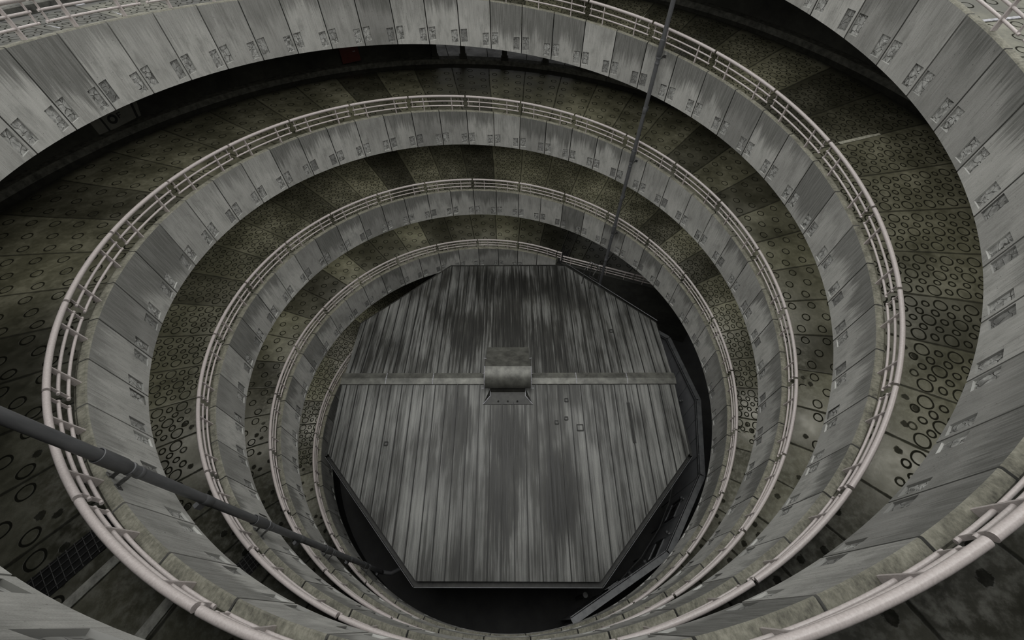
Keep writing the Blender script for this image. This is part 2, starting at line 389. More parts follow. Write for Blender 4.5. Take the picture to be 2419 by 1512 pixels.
# ground outside the open part of the second turn
sweep([(12.0, -.60), (12.5, -.58), (12.5, -1.2), (12.0, -1.2)], 'B', RD(109), RD(285), M['kerb'], 'trim_edging')
sweep([(12.5, -.64), (14.2, -.62), (14.2, -1.2), (12.5, -1.2)], 'B', RD(109), RD(285), M['soil'], 'ground')
sweep([(14.2, -.55), (30., -.55), (30., -1.2), (14.2, -1.2)], 'B', RD(109), RD(285), M['path'], 'ground')
# pit ground
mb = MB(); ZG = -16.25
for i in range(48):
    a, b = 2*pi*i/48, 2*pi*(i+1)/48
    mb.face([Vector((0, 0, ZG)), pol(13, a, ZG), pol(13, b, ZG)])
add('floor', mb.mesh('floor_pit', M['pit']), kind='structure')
# earth around the deepest part (closes the lowest outer ring)
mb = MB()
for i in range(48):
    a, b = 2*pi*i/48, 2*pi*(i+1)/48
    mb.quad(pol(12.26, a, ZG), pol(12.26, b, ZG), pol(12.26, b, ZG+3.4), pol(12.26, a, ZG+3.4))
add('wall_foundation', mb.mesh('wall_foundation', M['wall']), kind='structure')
# retaining wall below the lowest turn (left, front)
mb = MB()
n = 30; A0, A1 = RD(-720+150), RD(-720+289)
for i in range(n):
    a, b = A0+(A1-A0)*i/n, A0+(A1-A0)*(i+1)/n
    for r0, r1, top in ((6.66, 6.66, 1), (6.9, 6.9, 1)):
        mb.quad(pol(r0, a, ZG), pol(r0, b, ZG), pol(r0, b, zc(b, 'B')-1.02), pol(r0, a, zc(a, 'B')-1.02))
add('wall_retaining', mb.mesh('wall_retaining', M['pit']), kind='structure')

# ---------------------------------------------------------------- added lamps without fixtures, under the soffits, to brighten the ramp floors
def lamps(helix, a0, a1, step, power):
    a = a0
    while a < a1:
        if (a % 360) > 205 and (a % 360) < 320: a += step; continue      # no added lamps on the near side, floors stay darker
        Ph = RD(a); z = zc(Ph, helix) + (S - 1.10)
        ld_ = bpy.data.lights.new('floor_fill_lamp', 'AREA'); ld_.shape = 'RECTANGLE'; ld_.size = .25; ld_.size_y = 1.3
        ld_.energy = power; ld_.color = (1., .97, .84)
        lo = bpy.data.objects.new('floor_fill_lamp', ld_); col.objects.link(lo); ld_.spread = RD(125); lo.location = pol(8.6, Ph, z); lo.rotation_euler = (0, 0, Ph)
        a += step
FILL_POWER = 11.5
lamps('A', -720+95, -50, 22.5, FILL_POWER)
lamps('B', -720+150, 95, 22.5, FILL_POWER)

# ---------------------------------------------------------------- parapet panel (one kind, every one alike up to the screw motion)
def panel_meshes():
    g = .0016; top = lambda s: SL*s*D
    fr = [g/ D * .9 + .004, .065, .165, .265, .40, .5, .60, .76, .86, .965, .986]
    P = lambda s, rho, z: pol(rho, s*D, z)
    U = lambda s, z: (s*D*R, top(s) - z)
    mb = MB(); po = [MB(), MB()]
    def lv(s):
        b = top(s) - H
        return [b, -1.045, -.73, top(s)-.014] if s < .5 else [b, -.92, -.605, top(s)-.014]
    for i in range(len(fr)-1):
        s0, s1 = fr[i], fr[i+1]; L0, L1 = lv(s0), lv(s1)
        if s0 < .5 <= s1 or (s0 >= .4 and s1 <= .6):
            L0 = [L0[0], None, None, L0[3]]; L1 = [L1[0], None, None, L1[3]]
            f_ = lambda s: [top(s)-H, -1.045 + (s-.4)/.2*.125, -.73 + (s-.4)/.2*.125, top(s)-.014]
            L0, L1 = f_(s0), f_(s1)
        for k in range(3):
            hole = (k == 1 and ((s0 >= .064 and s1 <= .266) or (s0 >= .759 and s1 <= .966)))
            q = [P(s0, R, L0[k]), P(s1, R, L1[k]), P(s1, R, L1[k+1]), P(s0, R, L0[k+1])]
            if not hole: mb.quad(*q, [U(s0, L0[k]), U(s1, L1[k]), U(s1, L1[k+1]), U(s0, L0[k+1])])
        prof = [(R, -.014, 0), (R+.012, 0, .01), (R+.105, .0, .1), (R+.125, -.018, .12), (R+.14, -.02, .14), (R+.14, -H, .3), (R, -H, 1.1)]
        for (ra, da, ta), (rb, db, tb) in zip(prof[:-1], prof[1:]):
            mb.quad(P(s0, ra, top(s0)+da), P(s1, ra, top(s1)+da), P(s1, rb, top(s1)+db), P(s0, rb, top(s0)+db),
                    [(s0*D*R, ta), (s1*D*R, ta), (s1*D*R, tb), (s0*D*R, tb)])
    for s in (fr[0], fr[-1]):
        mb.face([P(s, r_, top(s)+d) for r_, d, _ in prof])
    for w_, (sa, sb, zb, zt) in enumerate(((.065, .265, -1.045, -.73), (.76, .965, -.92, -.605))):
        m2 = po[w_]; dp = .022; ns = 4
        ss = [sa + (sb-sa)*i/ns for i in range(ns+1)]; zz = [zb + (zt-zb)*i/4 for i in range(5)]
        def dep(i, j):
            if i in (0, ns) or j in (0, 4): return dp
            return dp - .010*((i*7 + j*5 + w_*3) % 3)/2
        for i in range(ns):
            for j in range(4):
                q = [(ss[i], zz[j], dep(i, j)), (ss[i+1], zz[j], dep(i+1, j)), (ss[i+1], zz[j+1], dep(i+1, j+1)), (ss[i], zz[j+1], dep(i, j+1))]
                m2.quad(*[P(s, R+d, z) for s, z, d in q], [(s*D*R, z) for s, z, d in q])
            for z in (zb, zt):
                m2.quad(P(ss[i], R, z), P(ss[i+1], R, z), P(ss[i+1], R+dp, z), P(ss[i], R+dp, z))
        for s in (sa, sb):
            m2.quad(P(s, R, zb), P(s, R, zt), P(s, R+dp, zt), P(s, R+dp, zb))
    sl = MB()
    pr = [(R+.035, -.03), (R+.125, -.03), (R+.125, -H+.01), (R+.035, -H+.01)]
    for (ra, da), (rb, db) in zip(pr, pr[1:]+pr[:1]):
        sl.quad(P(.9855, ra, top(.9855)+da), P(1.0055, ra, top(1.0055)+da), P(1.0055, rb, top(1.0055)+db), P(.9855, rb, top(.9855)+db))
    return mb.mesh('parapet_panel', M['panel'], 25), [m_.mesh('mortar_pocket', M['pocket'], 60) for m_ in po], sl.mesh('joint_seal', M['seal'])
pm, pk, ps = panel_meshes()
PB = Vector((R+.07, .0, -H)); PB.rotate(Matrix.Rotation(D/2, 3, 'Z'))
def shift_mesh(me, b):
    for v_ in me.vertices: v_.co -= b
for me_ in [pm, ps] + pk: shift_mesh(me_, PB)
def spot(b, Phi, z):
    v_ = b.copy(); v_.rotate(Matrix.Rotation(Phi, 3, 'Z')); v_.z += z; return v_
def put_panels(helix, m0, m1):
    for m_ in range(m0, m1):
        Phi = jang(m_); z = zc(Phi, helix)
        o = add('parapet_panel', pm); o.location = spot(PB, Phi, z); o.rotation_euler = (0, 0, Phi)
        tn = turn_of(Phi + D/2, helix)
        o['label'] = 'stained concrete parapet panel on %s, %s' % (tn, whereabouts(Phi + D/2, helix, 7.5))
        o['category'] = 'wall panel'; o['group'] = 'concrete parapet panels on the %s' % tn
        for me in pk: add('mortar_pocket', me, o)
        add('joint_seal', ps, o)
put_panels('A', 9-96, 13)
put_panels('B', 16-96, 36)

# ---------------------------------------------------------------- railing sections (two panels long)
def rail_meshes():
    rr = R + .088
    def arc(s0, s1, h, r, n, dz=0):
        mb = MB(); k = 10
        mb.tube([pol(rr, (s0+(s1-s0)*i/k)*D, SL*(s0+(s1-s0)*i/k)*D + h) for i in range(k+1)], r, n)
        return mb
    e = .026
    out = [('handrail', arc(e, 2-e, .42, .034, 16)), ('rail', arc(e+.04, 2-e-.04, .27, .018, 10)), ('rail', arc(e+.04, 2-e-.04, .13, .018, 10))]
    for s in (.5, 1.5):
        mb = MB(); a = s*D; t = Vector((-sin(a), cos(a), 0)); rd = Vector((cos(a), sin(a), 0)); zb = SL*a
        # flat plate post, foot wider than its head
        pts = [(-.040, .0), (.036, .0), (.030, .13), (.026, .40), (-.022, .40), (-.034, .13)]
        f0 = [pol(rr, a, zb) + rd*x + Vector((0, 0, z)) + t*.011 for x, z in pts]; f1 = [p - t*.022 for p in f0]
        mb.face(f0); mb.face(f1)
        for i in range(len(pts)):
            j = (i+1) % len(pts); mb.quad(f0[i], f0[j], f1[j], f1[i])
        out.append(('post', mb))
    for s in (.11, 1.89):
        mb = MB(); a = s*D; t = Vector((-sin(a), cos(a), 0)); rd = Vector((cos(a), sin(a), 0)); zb = SL*a
        mb.box(pol(rr, a, zb+.265), .016, .006, .150, rd, t)
        out.append(('end_bar', mb))
    return [(n_, mb.mesh(n_, M['rail'], 40)) for n_, mb in out]
rm = rail_meshes()
RB = Vector((R+.088, 0, SL*D)); RB.rotate(Matrix.Rotation(D, 3, 'Z'))
for _, me_ in rm: shift_mesh(me_, RB)
def put_rails(helix, m0, m1):
    for m_ in range(m0, m1, 2):
        Phi = jang(m_); tn = turn_of(Phi + D, helix)
        o = empty('railing_section', spot(RB, Phi, zc(Phi, helix)), Phi)
        o['label'] = 'pale tubular railing section on %s, %s' % (tn, whereabouts(Phi + D, helix, 15))
        o['category'] = 'railing'; o['group'] = 'railing sections on the %s' % tn
        for n_, me in rm: add(n_, me, o)
put_rails('A', 9-96, 13)
put_rails('B', 17-96, 35)

# ---------------------------------------------------------------- drainpipes
def drainpipe(x, y, zcl, ztop_, zbot, label):
    c = Vector((x, y, 0)); a = math.atan2(y, x); rd = Vector((cos(a), sin(a), 0)); t = Vector((-sin(a), cos(a), 0))
    o = empty('drainpipe', (x, y, zbot), 0, label=label, category='drainpipe', group='grey drainpipes in the well')
    L = Vector((0, 0, -zbot))
    mb = MB(); mb.tube([Vector((0, 0, 0)), Vector((0, 0, ztop_-zbot))], .056, 24); add('pipe', mb.mesh('pipe', M['pipe']), o)
    for z in zcl:
        zz = z - zbot
        mb = MB(); mb.lathe((0, 0, zz), [(.056, .40), (.066, .43), (.072, .425), (.072, .10), (.067, .085), (.063, .04), (.057, .03)], 28)
        add('socket', mb.mesh('socket', M['pipe']), o)
        mb = MB(); mb.lathe((0, 0, zz), [(.056, .02), (.066, .015), (.066, -.015), (.056, -.02)], 28)
        rg_ = MB(); rg_.lathe((0, 0, zz), [(.056, -.10), (.061, -.11), (.061, -.15), (.056, -.16)], 28)
        cl = add('clamp', mb.mesh('clamp', M['pipe']), o); add('pipe_ring', rg_.mesh('pipe_ring', M['pipe']), o)
        g = R - math.hypot(x, y)
        for q in (-1, 1):
            mb = MB(); mb.box(Vector((0, 0, zz)) + rd*(g*.5+.03) + t*q*.066, g*.5-.03, .004, .028, rd, t)
            mb.box(Vector((0, 0, zz)) + rd*(g-.006) + t*q*.095, .005, .035, .035, rd, t)
            mb.box(Vector((0, 0, zz)) + rd*.04 + t*q*.069, .03, .012, .012, rd, t)
            mb.tube([Vector((0, 0, zz+.0)) + rd*(g-.02) + t*q*.10, Vector((0, 0, zz)) + rd*(g) + t*q*.10], .009, 8)
            add('bracket_arm', mb.mesh('bracket_arm', M['steel']), cl)
    for z in zcl:
        zz = z - zbot - 1.35
        if zz < .2: continue
        mb = MB(); mb.lathe((0, 0, zz), [(.056, .09), (.061, .08), (.061, -.08), (.056, -.09)], 24)
        mb.box(Vector((0, 0, zz)) + rd*.10 - t*.02, .03, .03, .06, rd, t)
        add('coupling', mb.mesh('coupling', M['pipe']), o)
    return o
drainpipe(3.917, 4.967, [-1.44, -4.44, -7.44, -10.43], -.9, ZG, 'tall grey drainpipe clamped to the inner walls at upper right, ending behind the roof')
o = drainpipe(-3.863, -5.032, [-1.33, -4.32, -7.32, -10.31, -13.2], -.9, -14.9, 'thick grey drainpipe crossing the rails at lower left, nearest the viewer')
mb = MB(); mb.tube([Vector((0, 0, .1)), Vector((.25, -.02, -.02)), Vector((1.1, .35, -.05))], .06, 14); add('outlet_arm', mb.mesh('outlet_arm', M['pipe']), o)

# ---------------------------------------------------------------- octagonal building in the pit
a_, b_, t_, ZR, PS, ROT = 5.40, 5.55, 2.39, -12.113, .095, -.011
def oct_pts(da=0., db=0., fb=0.):
    a, b, t = a_+da, b_+db, t_+ (da+db)/2*.414
    return [(-t, b), (t, b), (a, t), (a, -t), (t, -b+fb), (-t, -b+fb), (-a, -t), (-a, t)]
bld = empty('octagonal_building', (0, 0, ZG), ROT, category='building',
            label='octagonal building with ribbed grey metal gable roof at the bottom of the well')
zr = ZR - ZG
def rz(y): return zr - PS*abs(y)
def clip_poly(sign):
    pts = oct_pts(-.02, -.06) if sign > 0 else [(-(t_-.05), b_), (t_-.05, b_), (a_-.06, t_), (a_-.06, -t_+.06), (t_-.04, -b_+.10), (-t_+.04, -b_+.10), (-a_+.06, -t_+.06), (-a_+.06, t_)]
    if sign > 0: q = [pts[7], pts[0], pts[1], pts[2]]; return [(-(a_-.02), 0)] + q + [((a_-.02), 0)]
    q = [pts[3], pts[4], pts[5], pts[6]]; return [((a_-.02), 0)] + q + [(-(a_-.02), 0)]
def half_len(x, b=.06, sgn=1):                      # |y| extent of the roof at x
    ax = abs(x); t = t_ - .03; a = a_ - .02; bb = b_ - b
    if ax <= t: return bb
    return bb - (ax - t)*(bb - t)/(a - t)
for sgn, nm in ((1, 'rear_slope'), (-1, 'front_slope')):
    mb = MB(); pl = clip_poly(sgn)
    mb.face([Vector((x, y, rz(y))) for x, y in pl]); mb.face([Vector((x, y, rz(y)-.06)) for x, y in pl])
    for i in range(len(pl)):
        (x0, y0), (x1, y1) = pl[i], pl[(i+1) % len(pl)]
        mb.quad((x0, y0, rz(y0)), (x1, y1, rz(y1)), (x1, y1, rz(y1)-.06), (x0, y0, rz(y0)-.06))
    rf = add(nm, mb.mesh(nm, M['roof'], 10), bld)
    k = 0
    for i in range(-14, 16):
        x = i*.36 - .18; hl = half_len(x) - (0 if sgn > 0 else .05)
        if hl < .3: continue
        mb = MB(); y0, y1 = sgn*.17, sgn*(hl+.01)
        if abs(x) < .72: y0 = sgn*(1.25 if sgn > 0 else .78)
        c0, c1 = Vector((x, y0, rz(y0)+.016)), Vector((x, y1, rz(y1)+.016)); dv = (c1-c0)
        mb.box((c0+c1)/2, .011, dv.length/2, .018, (1, 0, 0), dv, Vector((1, 0, 0)).cross(dv)*(1 if sgn > 0 else -1))
        add('standing_seam', mb.mesh('standing_seam', M['roof']), rf)
# ridge capping in five sheets, with bright lap joints
xs = [-a_-.02, -3.96, -2.43, -.72, .72, 2.22, 3.86, a_+.02]
for i in range(len(xs)-1):
    if i == 3: continue
    x0, x1 = xs[i], xs[i+1]; mb = MB()
    pr = [(-.20, rz(.2)+.0), (-.20, rz(.2)+.045), (-.02, zr+.065), (.0, zr+.075), (.02, zr+.065), (.20, rz(.2)+.045), (.20, rz(.2))]
    for (y0, z0), (y1, z1) in zip(pr[:-1], pr[1:]): mb.quad((x0, y0, z0), (x1, y0, z0), (x1, y1, z1), (x0, y1, z1))
    for x in (x0, x1): mb.face([(x, y, z) for y, z in pr])
    rc = add('ridge_cap', mb.mesh('ridge_cap', M['flash'], 12), bld)
    if i in (0, 1, 4, 5):
        mb = MB()
        for (y0, z0), (y1, z1) in zip(pr[1:-2], pr[2:-1]): mb.quad((x1-.012, y0, z0+.006), (x1+.012, y0, z0+.006), (x1+.012, y1, z1+.006), (x1-.012, y1, z1+.006))
        add('lap_joint', mb.mesh('lap_joint', M['white']), rc)
# fascia / gutter round the edge
P8 = oct_pts(); I8 = oct_pts(-.10, -.10); O8 = oct_pts(.03, .03)
for i in range(8):
    (x0, y0), (x1, y1) = P8[i], P8[(i+1) % 8]
    front = i in (3, 4, 5); z0, z1 = rz(y0), rz(y1)
    mb = MB(); d = Vector((x1-x0, y1-y0, z1-z0)); nrm = Vector((d.y, -d.x, 0)).normalized()
    if nrm.dot(Vector((x0+x1, y0+y1, 0))) < 0: nrm = -nrm
    p0, p1 = Vector((x0, y0, z0)), Vector((x1, y1, z1)); up_ = Vector((0, 0, 1))
    if front:
        w0, w1 = -.16, .03
        for qa, qb in (((w0, -.20), (w1, -.20)), ((w1, -.20), (w1, -.03)), ((w1, -.03), (w1-.012, -.03)), ((w1-.012, -.03), (w1-.012, -.18)), ((w1-.012, -.18), (w0, -.18))):
            mb.quad(p0+nrm*qa[0]+up_*qa[1], p1+nrm*qa[0]+up_*qa[1], p1+nrm*qb[0]+up_*qb[1], p0+nrm*qb[0]+up_*qb[1])
        o = add('gutter', mb.mesh('gutter', M['dark']), bld)
        mb = MB(); mb.tube([p0+nrm*(w1-.005)-up_*.03, p1+nrm*(w1-.005)-up_*.03], .009, 6); add('gutter_lip', mb.mesh('gutter_lip', M['trim_lt']), o)
    else:
        for qa, qb in (((-.05, -.02), (.03, -.02)), ((.03, -.02), (.03, -.20)), ((.03, -.20), (-.05, -.20))):
            mb.quad(p0+nrm*qa[0]+up_*qa[1], p1+nrm*qa[0]+up_*qa[1], p1+nrm*qb[0]+up_*qb[1], p0+nrm*qb[0]+up_*qb[1])
        o = add('fascia', mb.mesh('fascia', M['dark']), bld)
        if i == 1:
            mb = MB(); mb.tube([p0+nrm*.06+up_*.05, p1+nrm*.06+up_*.05], .014, 8); add('edge_rail', mb.mesh('edge_rail', M['trim_lt']), o)
# walls under the eaves
W8 = oct_pts(-.55, -.55); mb = MB()
for i in range(8):
    (x0, y0), (x1, y1) = W8[i], W8[(i+1) % 8]
    mb.quad((x0, y0, 0), (x1, y1, 0), (x1, y1, rz(y1)-.07), (x0, y0, rz(y0)-.07))
add('wall', mb.mesh('building_wall', M['clad']), bld)
mb = MB(); mb.face([Vector((x, y, rz(5.5)-.16)) for x, y in oct_pts(-.06, -.16)]); add('soffit', mb.mesh('soffit', M['dark']), bld)
# little square plates left on the roof, and a dark repair strip
for x, y, s_ in ((3.70, 1.98, .055), (1.85, -.72, .05), (1.80, -1.30, .045), (1.50, -1.42, .05), (2.20, -1.58, .09), (-3.65, -2.05, .05)):
    mb = MB()
    for dx, dy, hx, hy in ((-s_, 0, .014, s_), (s_, 0, .014, s_), (0, -s_, s_, .014), (0, s_, s_, .014)): mb.box((x+dx, y+dy, rz(y)+.015), hx, hy, .014)
    add('mounting_plate', mb.mesh('mounting_plate', M['dark']), bld)
mb = MB(); mb.box((3.78, -1.42, rz(1.4)+.006), .05, .62, .005, (1, 0, 0), (0, -1, -PS)); add('repair_strip', mb.mesh('repair_strip', M['dark']), bld)
# eaves shadow line boards: none

# ridge ventilator
v = empty('roof_ventilator', (0, 0, ZR), ROT, label='boxy metal ventilator cowl with rounded hood in the middle of the roof ridge', category='roof vent')
def extr(name, prof, x0, x1, mat, parent, closed=True):
    mb = MB(); pr = prof + ([prof[0]] if closed else [])
    for (y0, z0), (y1, z1) in zip(pr[:-1], pr[1:]): mb.quad((x0, y0, z0), (x1, y0, z0), (x1, y1, z1), (x0, y1, z1))
    if closed:
        for x in (x0, x1): mb.face([(x, y, z) for y, z in prof])
    return add(name, mb.mesh(name, mat, 25), parent)
extr('back_flashing', [(1.26, -.11), (1.26, -.09), (1.02, .0), (1.02, -.10)], -.715, .715, M['flash'], v)
extr('back_slope', [(1.03, -.09), (1.03, .03), (.12, .60), (.12, -.02)], -.715, .715, M['flash'], v)
barrel = [(.12 , .0)] + [(-.02 + .14 - .52*sin(k*pi/2/10), .12 + .50*cos(k*pi/2/10)) for k in range(11)] + [(-.38, .12), (-.38, .09)]
barrel = [(.12, .35), (.12, .615)] + [(.12 - .54*sin(k*pi/2/10), .17 + .445*cos(k*pi/2/10)) for k in range(1, 11)] + [(-.41, .17)] + [(.12 - .525*sin(k*pi/2/10), .17 + .43*cos(k*pi/2/10)) for k in range(9, 3, -1)]
hood = extr('hood', barrel, -.735, .735, M['flash'], v)
for s_ in (-1, 1):
    mb = MB()
    pts = [(.12 - .545*sin(k*pi/2/10), .17 + .45*cos(k*pi/2/10)) for k in range(11)]
    mb.tube([(s_*.738, y, z) for y, z in pts], .011, 6)
    mb.tube([(s_*.70, .55, .36), (s_*.79, .58, .33)], .012, 6)
    mb.tube([(s_*.72, -.42, .17), (s_*.83, -.42, .17)], .012, 6)
    mb.tube([(s_*.72, .10, .17), (s_*.83, .10, .17)], .010, 6)
    add('hood_bead', mb.mesh('hood_bead', M['white']), hood)
extr('throat', [(.12, -.03), (.12, .40), (-.20, .40), (-.45, .03), (-.50, -.03)], -.56, .56, M['dark'], v)
mb = MB()
q = [(-.56, -.35, .02), (.56, -.35, .02), (.56, -.62, -.02), (-.56, -.62, -.02)]; mb.face(q)
mb.face([(-.56, -.62, -.02), (.56, -.62, -.02), (.78, -.86, -.062), (-.78, -.86, -.062)])
mb.face([(-.78, -.86, -.062), (.78, -.86, -.062), (.78, -.86, -.085), (-.78, -.86, -.085)])
for s_ in (-1, 1): mb.face([(s_*.56, -.62, -.02), (s_*.78, -.86, -.062), (s_*.78, -.86, -.085), (s_*.56, -.35, -.04), (s_*.56, -.35, .02)])
sk = add('skirt', mb.mesh('skirt', M['dark']), v)
for s_ in (-1, 1):
    mb = MB(); mb.tube([(s_*.56, -.33, .03), (s_*.56, -.60, -.005), (s_*.78, -.86, -.055)], .013, 6); add('skirt_edge', mb.mesh('skirt_edge', M['white']), sk)
for x in (-.3, .0, .3):
    mb = MB(); mb.tube([(x, -.76, -.05), (x, -.78, -.025)], .028, 10); add('bolt_cap', mb.mesh('bolt_cap', M['dark']), sk)

# roof access ladder
ld = empty('roof_ladder', (3.42, 4.55, ZG), -.73, label='steel access ladder with hooped handrails at the rear right roof edge', category='ladder')
zt = -12.5 - ZG
for s_ in (-.2, .2):
    mb = MB(); mb.tube([(s_, .12, zt-3.0), (s_, .12, zt+.75), (s_, .02, zt+.9), (s_, -.35, zt+.9), (s_, -.42, zt+.8), (s_, -.42, zt+.02)], .02, 8); add('stringer', mb.mesh('stringer', M['steel']), ld)
for k in range(11):
    mb = MB(); mb.tube([(-.2, .12, zt-2.9+k*.29), (.2, .12, zt-2.9+k*.29)], .013, 6); add('rung', mb.mesh('rung', M['steel']), ld)
mb = MB(); mb.tube([(-.2, -.0, zt+.9), (.2, -.0, zt+.9)], .016, 8); add('cross_bar', mb.mesh('cross_bar', M['trim_lt']), ld)

# ---------------------------------------------------------------- wall with copings around the pit (right side)
cor = [RD(x) for x in (27, 20, -2.5, -25, -47.5, -76)]
cor2 = [Vector((5.62, 2.62, 0))] + [pol(r_, c_, 0) for r_, c_ in zip((6.49, 6.49, 6.49, 6.46, 6.41), cor[1:])]
ZT = -13.3
mb = MB(); cp = MB(); base = MB()
for i in range(len(cor2)-1):
    p, q = cor2[i], cor2[i+1]; d = (q-p); L_ = d.length; d.normalize(); nn = Vector((d.y, -d.x, 0))
    if nn.dot(p+q) < 0: nn = -nn                           # outward
    mb.quad(p+Vector((0, 0, ZG)), q+Vector((0, 0, ZG)), q+Vector((0, 0, ZT)), p+Vector((0, 0, ZT)))
    k = max(1, round(L_/.62))
    for j in range(1, k+1):
        c_ = p + d*L_*j/k; mb.box(c_ - nn*.012 + Vector((0, 0, (ZT+ZG)/2)), .010, .012, (ZT-ZG)/2, d, nn)
    e = .06
    cp.box((p+q)/2 + nn*.055 + Vector((0, 0, ZT+.02)), L_/2+e*.3, .075, .025, d, nn)
    cp.box((p+q)/2 - nn*.05 + Vector((0, 0, ZT-.03)), L_/2, .008, .05, d, nn)
    mb.quad(p+nn*.12+Vector((0, 0, ZG)), q+nn*.12+Vector((0, 0, ZG)), q+nn*.12+Vector((0, 0, ZT)), p+nn*.12+Vector((0, 0, ZT)))
add('wall_pit', mb.mesh('wall_pit', M['clad'], 20), kind='structure')
add('trim_coping', cp.mesh('trim_coping', M['trim_lt'], 20), kind='structure')
def on_wall(phi, z, off=0.):
    a = RD(phi)
    for i in range(len(cor2)-1):
        p, q = cor2[i], cor2[i+1]
        a0, a1 = math.atan2(q.y, q.x), math.atan2(p.y, p.x)
        if a0 <= a <= a1:
            d = (q-p).normalized(); nn = Vector((d.y, -d.x, 0))
            if nn.dot(p) < 0: nn = -nn
            r_ = p.dot(nn)/Vector((cos(a), sin(a), 0)).dot(nn)
            return pol(r_, a, z) - nn*off, d, nn
for n_, (f0, f1, z0, z1, lb) in enumerate(((-29.5, -35.5, -14.35, -15.35, 'upper'), (-42.5, -48., -14.35, -15.2, 'lower'), (-58, -63, -14.35, -15.2, 'third'))):
    mid, d, nn = on_wall((f0+f1)/2, (z0+z1)/2, .012); L_ = 6.4*abs(RD(f0-f1))
    mb = MB(); mb.box(mid, L_/2, .01, (z0-z1)/2, d, nn); wdw = add('window_%d' % (n_+1), mb.mesh('window', M['glass']), kind='structure')
    mb = MB()
    for sx_ in (-1, 1): mb.box(mid + d*sx_*L_/2 - nn*.01, .018, .02, (z0-z1)/2, d, nn)
    for sz_ in (-1, 1): mb.box(mid + Vector((0, 0, sz_*(z0-z1)/2)) - nn*.01, L_/2, .02, .018, d, nn)
    add('window_frame', mb.mesh('window_frame', M['trim_lt']), wdw)
for phi, z, lb in ((1.2, -14.25, 'beside the roof ridge end'), (-30.6, -14.1, 'just above the upper dark window'),
                   (-41.5, -14.0, 'between the two upper windows'), (-52, -13.95, 'below the second dark window'),
                   (-57, -13.95, 'lowest one, by the third window')):
    c_, d, nn = on_wall(phi, z, .09)
    mb = MB(); mb.lathe(c_, [(.001, -.06), (.03, -.052), (.052, -.03), (.06, 0), (.052, .03), (.03, .052), (.001, .06)], 16)
    o = add('globe_light', mb.mesh('globe_light', M['trim_lt'], 60), label='unlit globe lamp on the pit wall, %s' % lb, category='wall lamp', group='globe lamps on the pit wall')
    mb = MB(); mb.box(c_ + nn*.06, .03, .035, .03, d, nn); add('arm', mb.mesh('arm', M['steel']), o)
# thin handrail following the foot of that wall
mb = MB(); ptsr = [pol(6.25, RD(x), -15.3) for x in (-20, -29, -38, -48.5, -57, -65.5)]
hr = empty('pit_handrail', (ptsr[0].x, ptsr[0].y, ZG), 0, label='thin dark handrail along the foot of the pit wall, right of the roof', category='handrail')
mb.tube([p - Vector((ptsr[0].x, ptsr[0].y, ZG)) for p in ptsr], .022, 8); add('handrail', mb.mesh('handrail', M['steel']), hr)
for p in ptsr:
    mb = MB(); b0 = p - Vector((ptsr[0].x, ptsr[0].y, ZG)); mb.tube([Vector((b0.x, b0.y, 0)), b0], .018, 8); add('post', mb.mesh('post', M['steel']), hr)
c_ = pol(6.05, RD(-69.5), -14.3)
mb = MB(); mb.tube([(0, 0, ZG - c_.z), (0, 0, 0)], .05, 14); mb.lathe((0, 0, 0), [(.001, .03), (.07, .025), (.08, 0), (.07, -.04)], 18)
o = add('bollard', mb.mesh('bollard', M['steel'])); o.location = c_
o['label'] = 'round-topped steel bollard at the lower end of the pit wall'; o['category'] = 'bollard'

# ---------------------------------------------------------------- straight parapet and fence where the fifth turn leaves the well
P0 = Vector((2.40, 6.12, 0)); P1 = Vector((8.10, 3.90, 0)); d = (P1-P0); L_ = d.length; d.normalize(); nn = Vector((-d.y, d.x, 0))
ZL = -13.21
mb = MB(); mb.box((P0+P1)/2 + nn*.07 + Vector((0, 0, (ZL+ZG)/2)), L_/2, .07, (ZL-ZG)/2, d, nn)
add('wall_landing', mb.mesh('wall_landing', M['wall']), kind='structure')
mb = MB(); ng = 20; c0 = P0 + nn*.14
def rline(a):
    u_ = Vector((cos(a), sin(a), 0)); return c0.dot(nn)/u_.dot(nn)
for i in range(ng):
    a, b = RD(24 + 44*i/ng), RD(24 + 44*(i+1)/ng); ra, rb = min(rline(a), 11.1), min(rline(b), 11.1)
    for k in range(4):
        P_ = lambda r0_, a0_, k_: (r0_ + (11.15-r0_)*k_/4, a0_)
        q = [P_(ra, a, k), P_(ra, a, k+1), P_(rb, b, k+1), P_(rb, b, k)]
        mb.quad(*[pol(r_, a_q, ZL-.62) for r_, a_q in q], [((a_q)/D - PH + 200, r_) for r_, a_q in q])
add('floor', mb.mesh('floor_landing', M['sparse']), kind='structure')
seg = 1.55
FL = ('joining the curved railing', 'passing behind the drainpipe foot', 'last one before the dark')
for k in range(3):
    o = empty('fence_section', P0 + d*seg*k + Vector((0, 0, ZL)), math.atan2(d.y, d.x), category='railing', group='straight fence behind the roof',
              label='straight tubular fence section behind the roof, %s' % FL[k])
    for nm, h_, r_ in (('handrail', .42, .034), ('rail', .27, .018), ('rail', .13, .018)):
        mb = MB(); mb.tube([(.02, .07, h_), (seg-.02, .07, h_)], r_, 12); add(nm, mb.mesh(nm, M['rail']), o)
    for x in (.25, .75):
        mb = MB(); mb.box((x*seg, .07, .2), .011, .035, .2); add('post', mb.mesh('post', M['rail']), o)
    for x in (.1, seg-.1):
        mb = MB(); mb.box((x, .07, .265), .006, .016, .15); add('end_bar', mb.mesh('end_bar', M['rail']), o)
q0 = pol(R+.088, jang(9), zc(jang(9)-4*pi, 'A'))
o = empty('rail_return', q0, jang(9), label='short stepped rail end where the curved railing meets the straight fence', category='railing')
mb = MB(); mb.tube([(0, 0, .42), (0, -.18, .40)], .034, 12); add('handrail', mb.mesh('handrail', M['rail']), o)
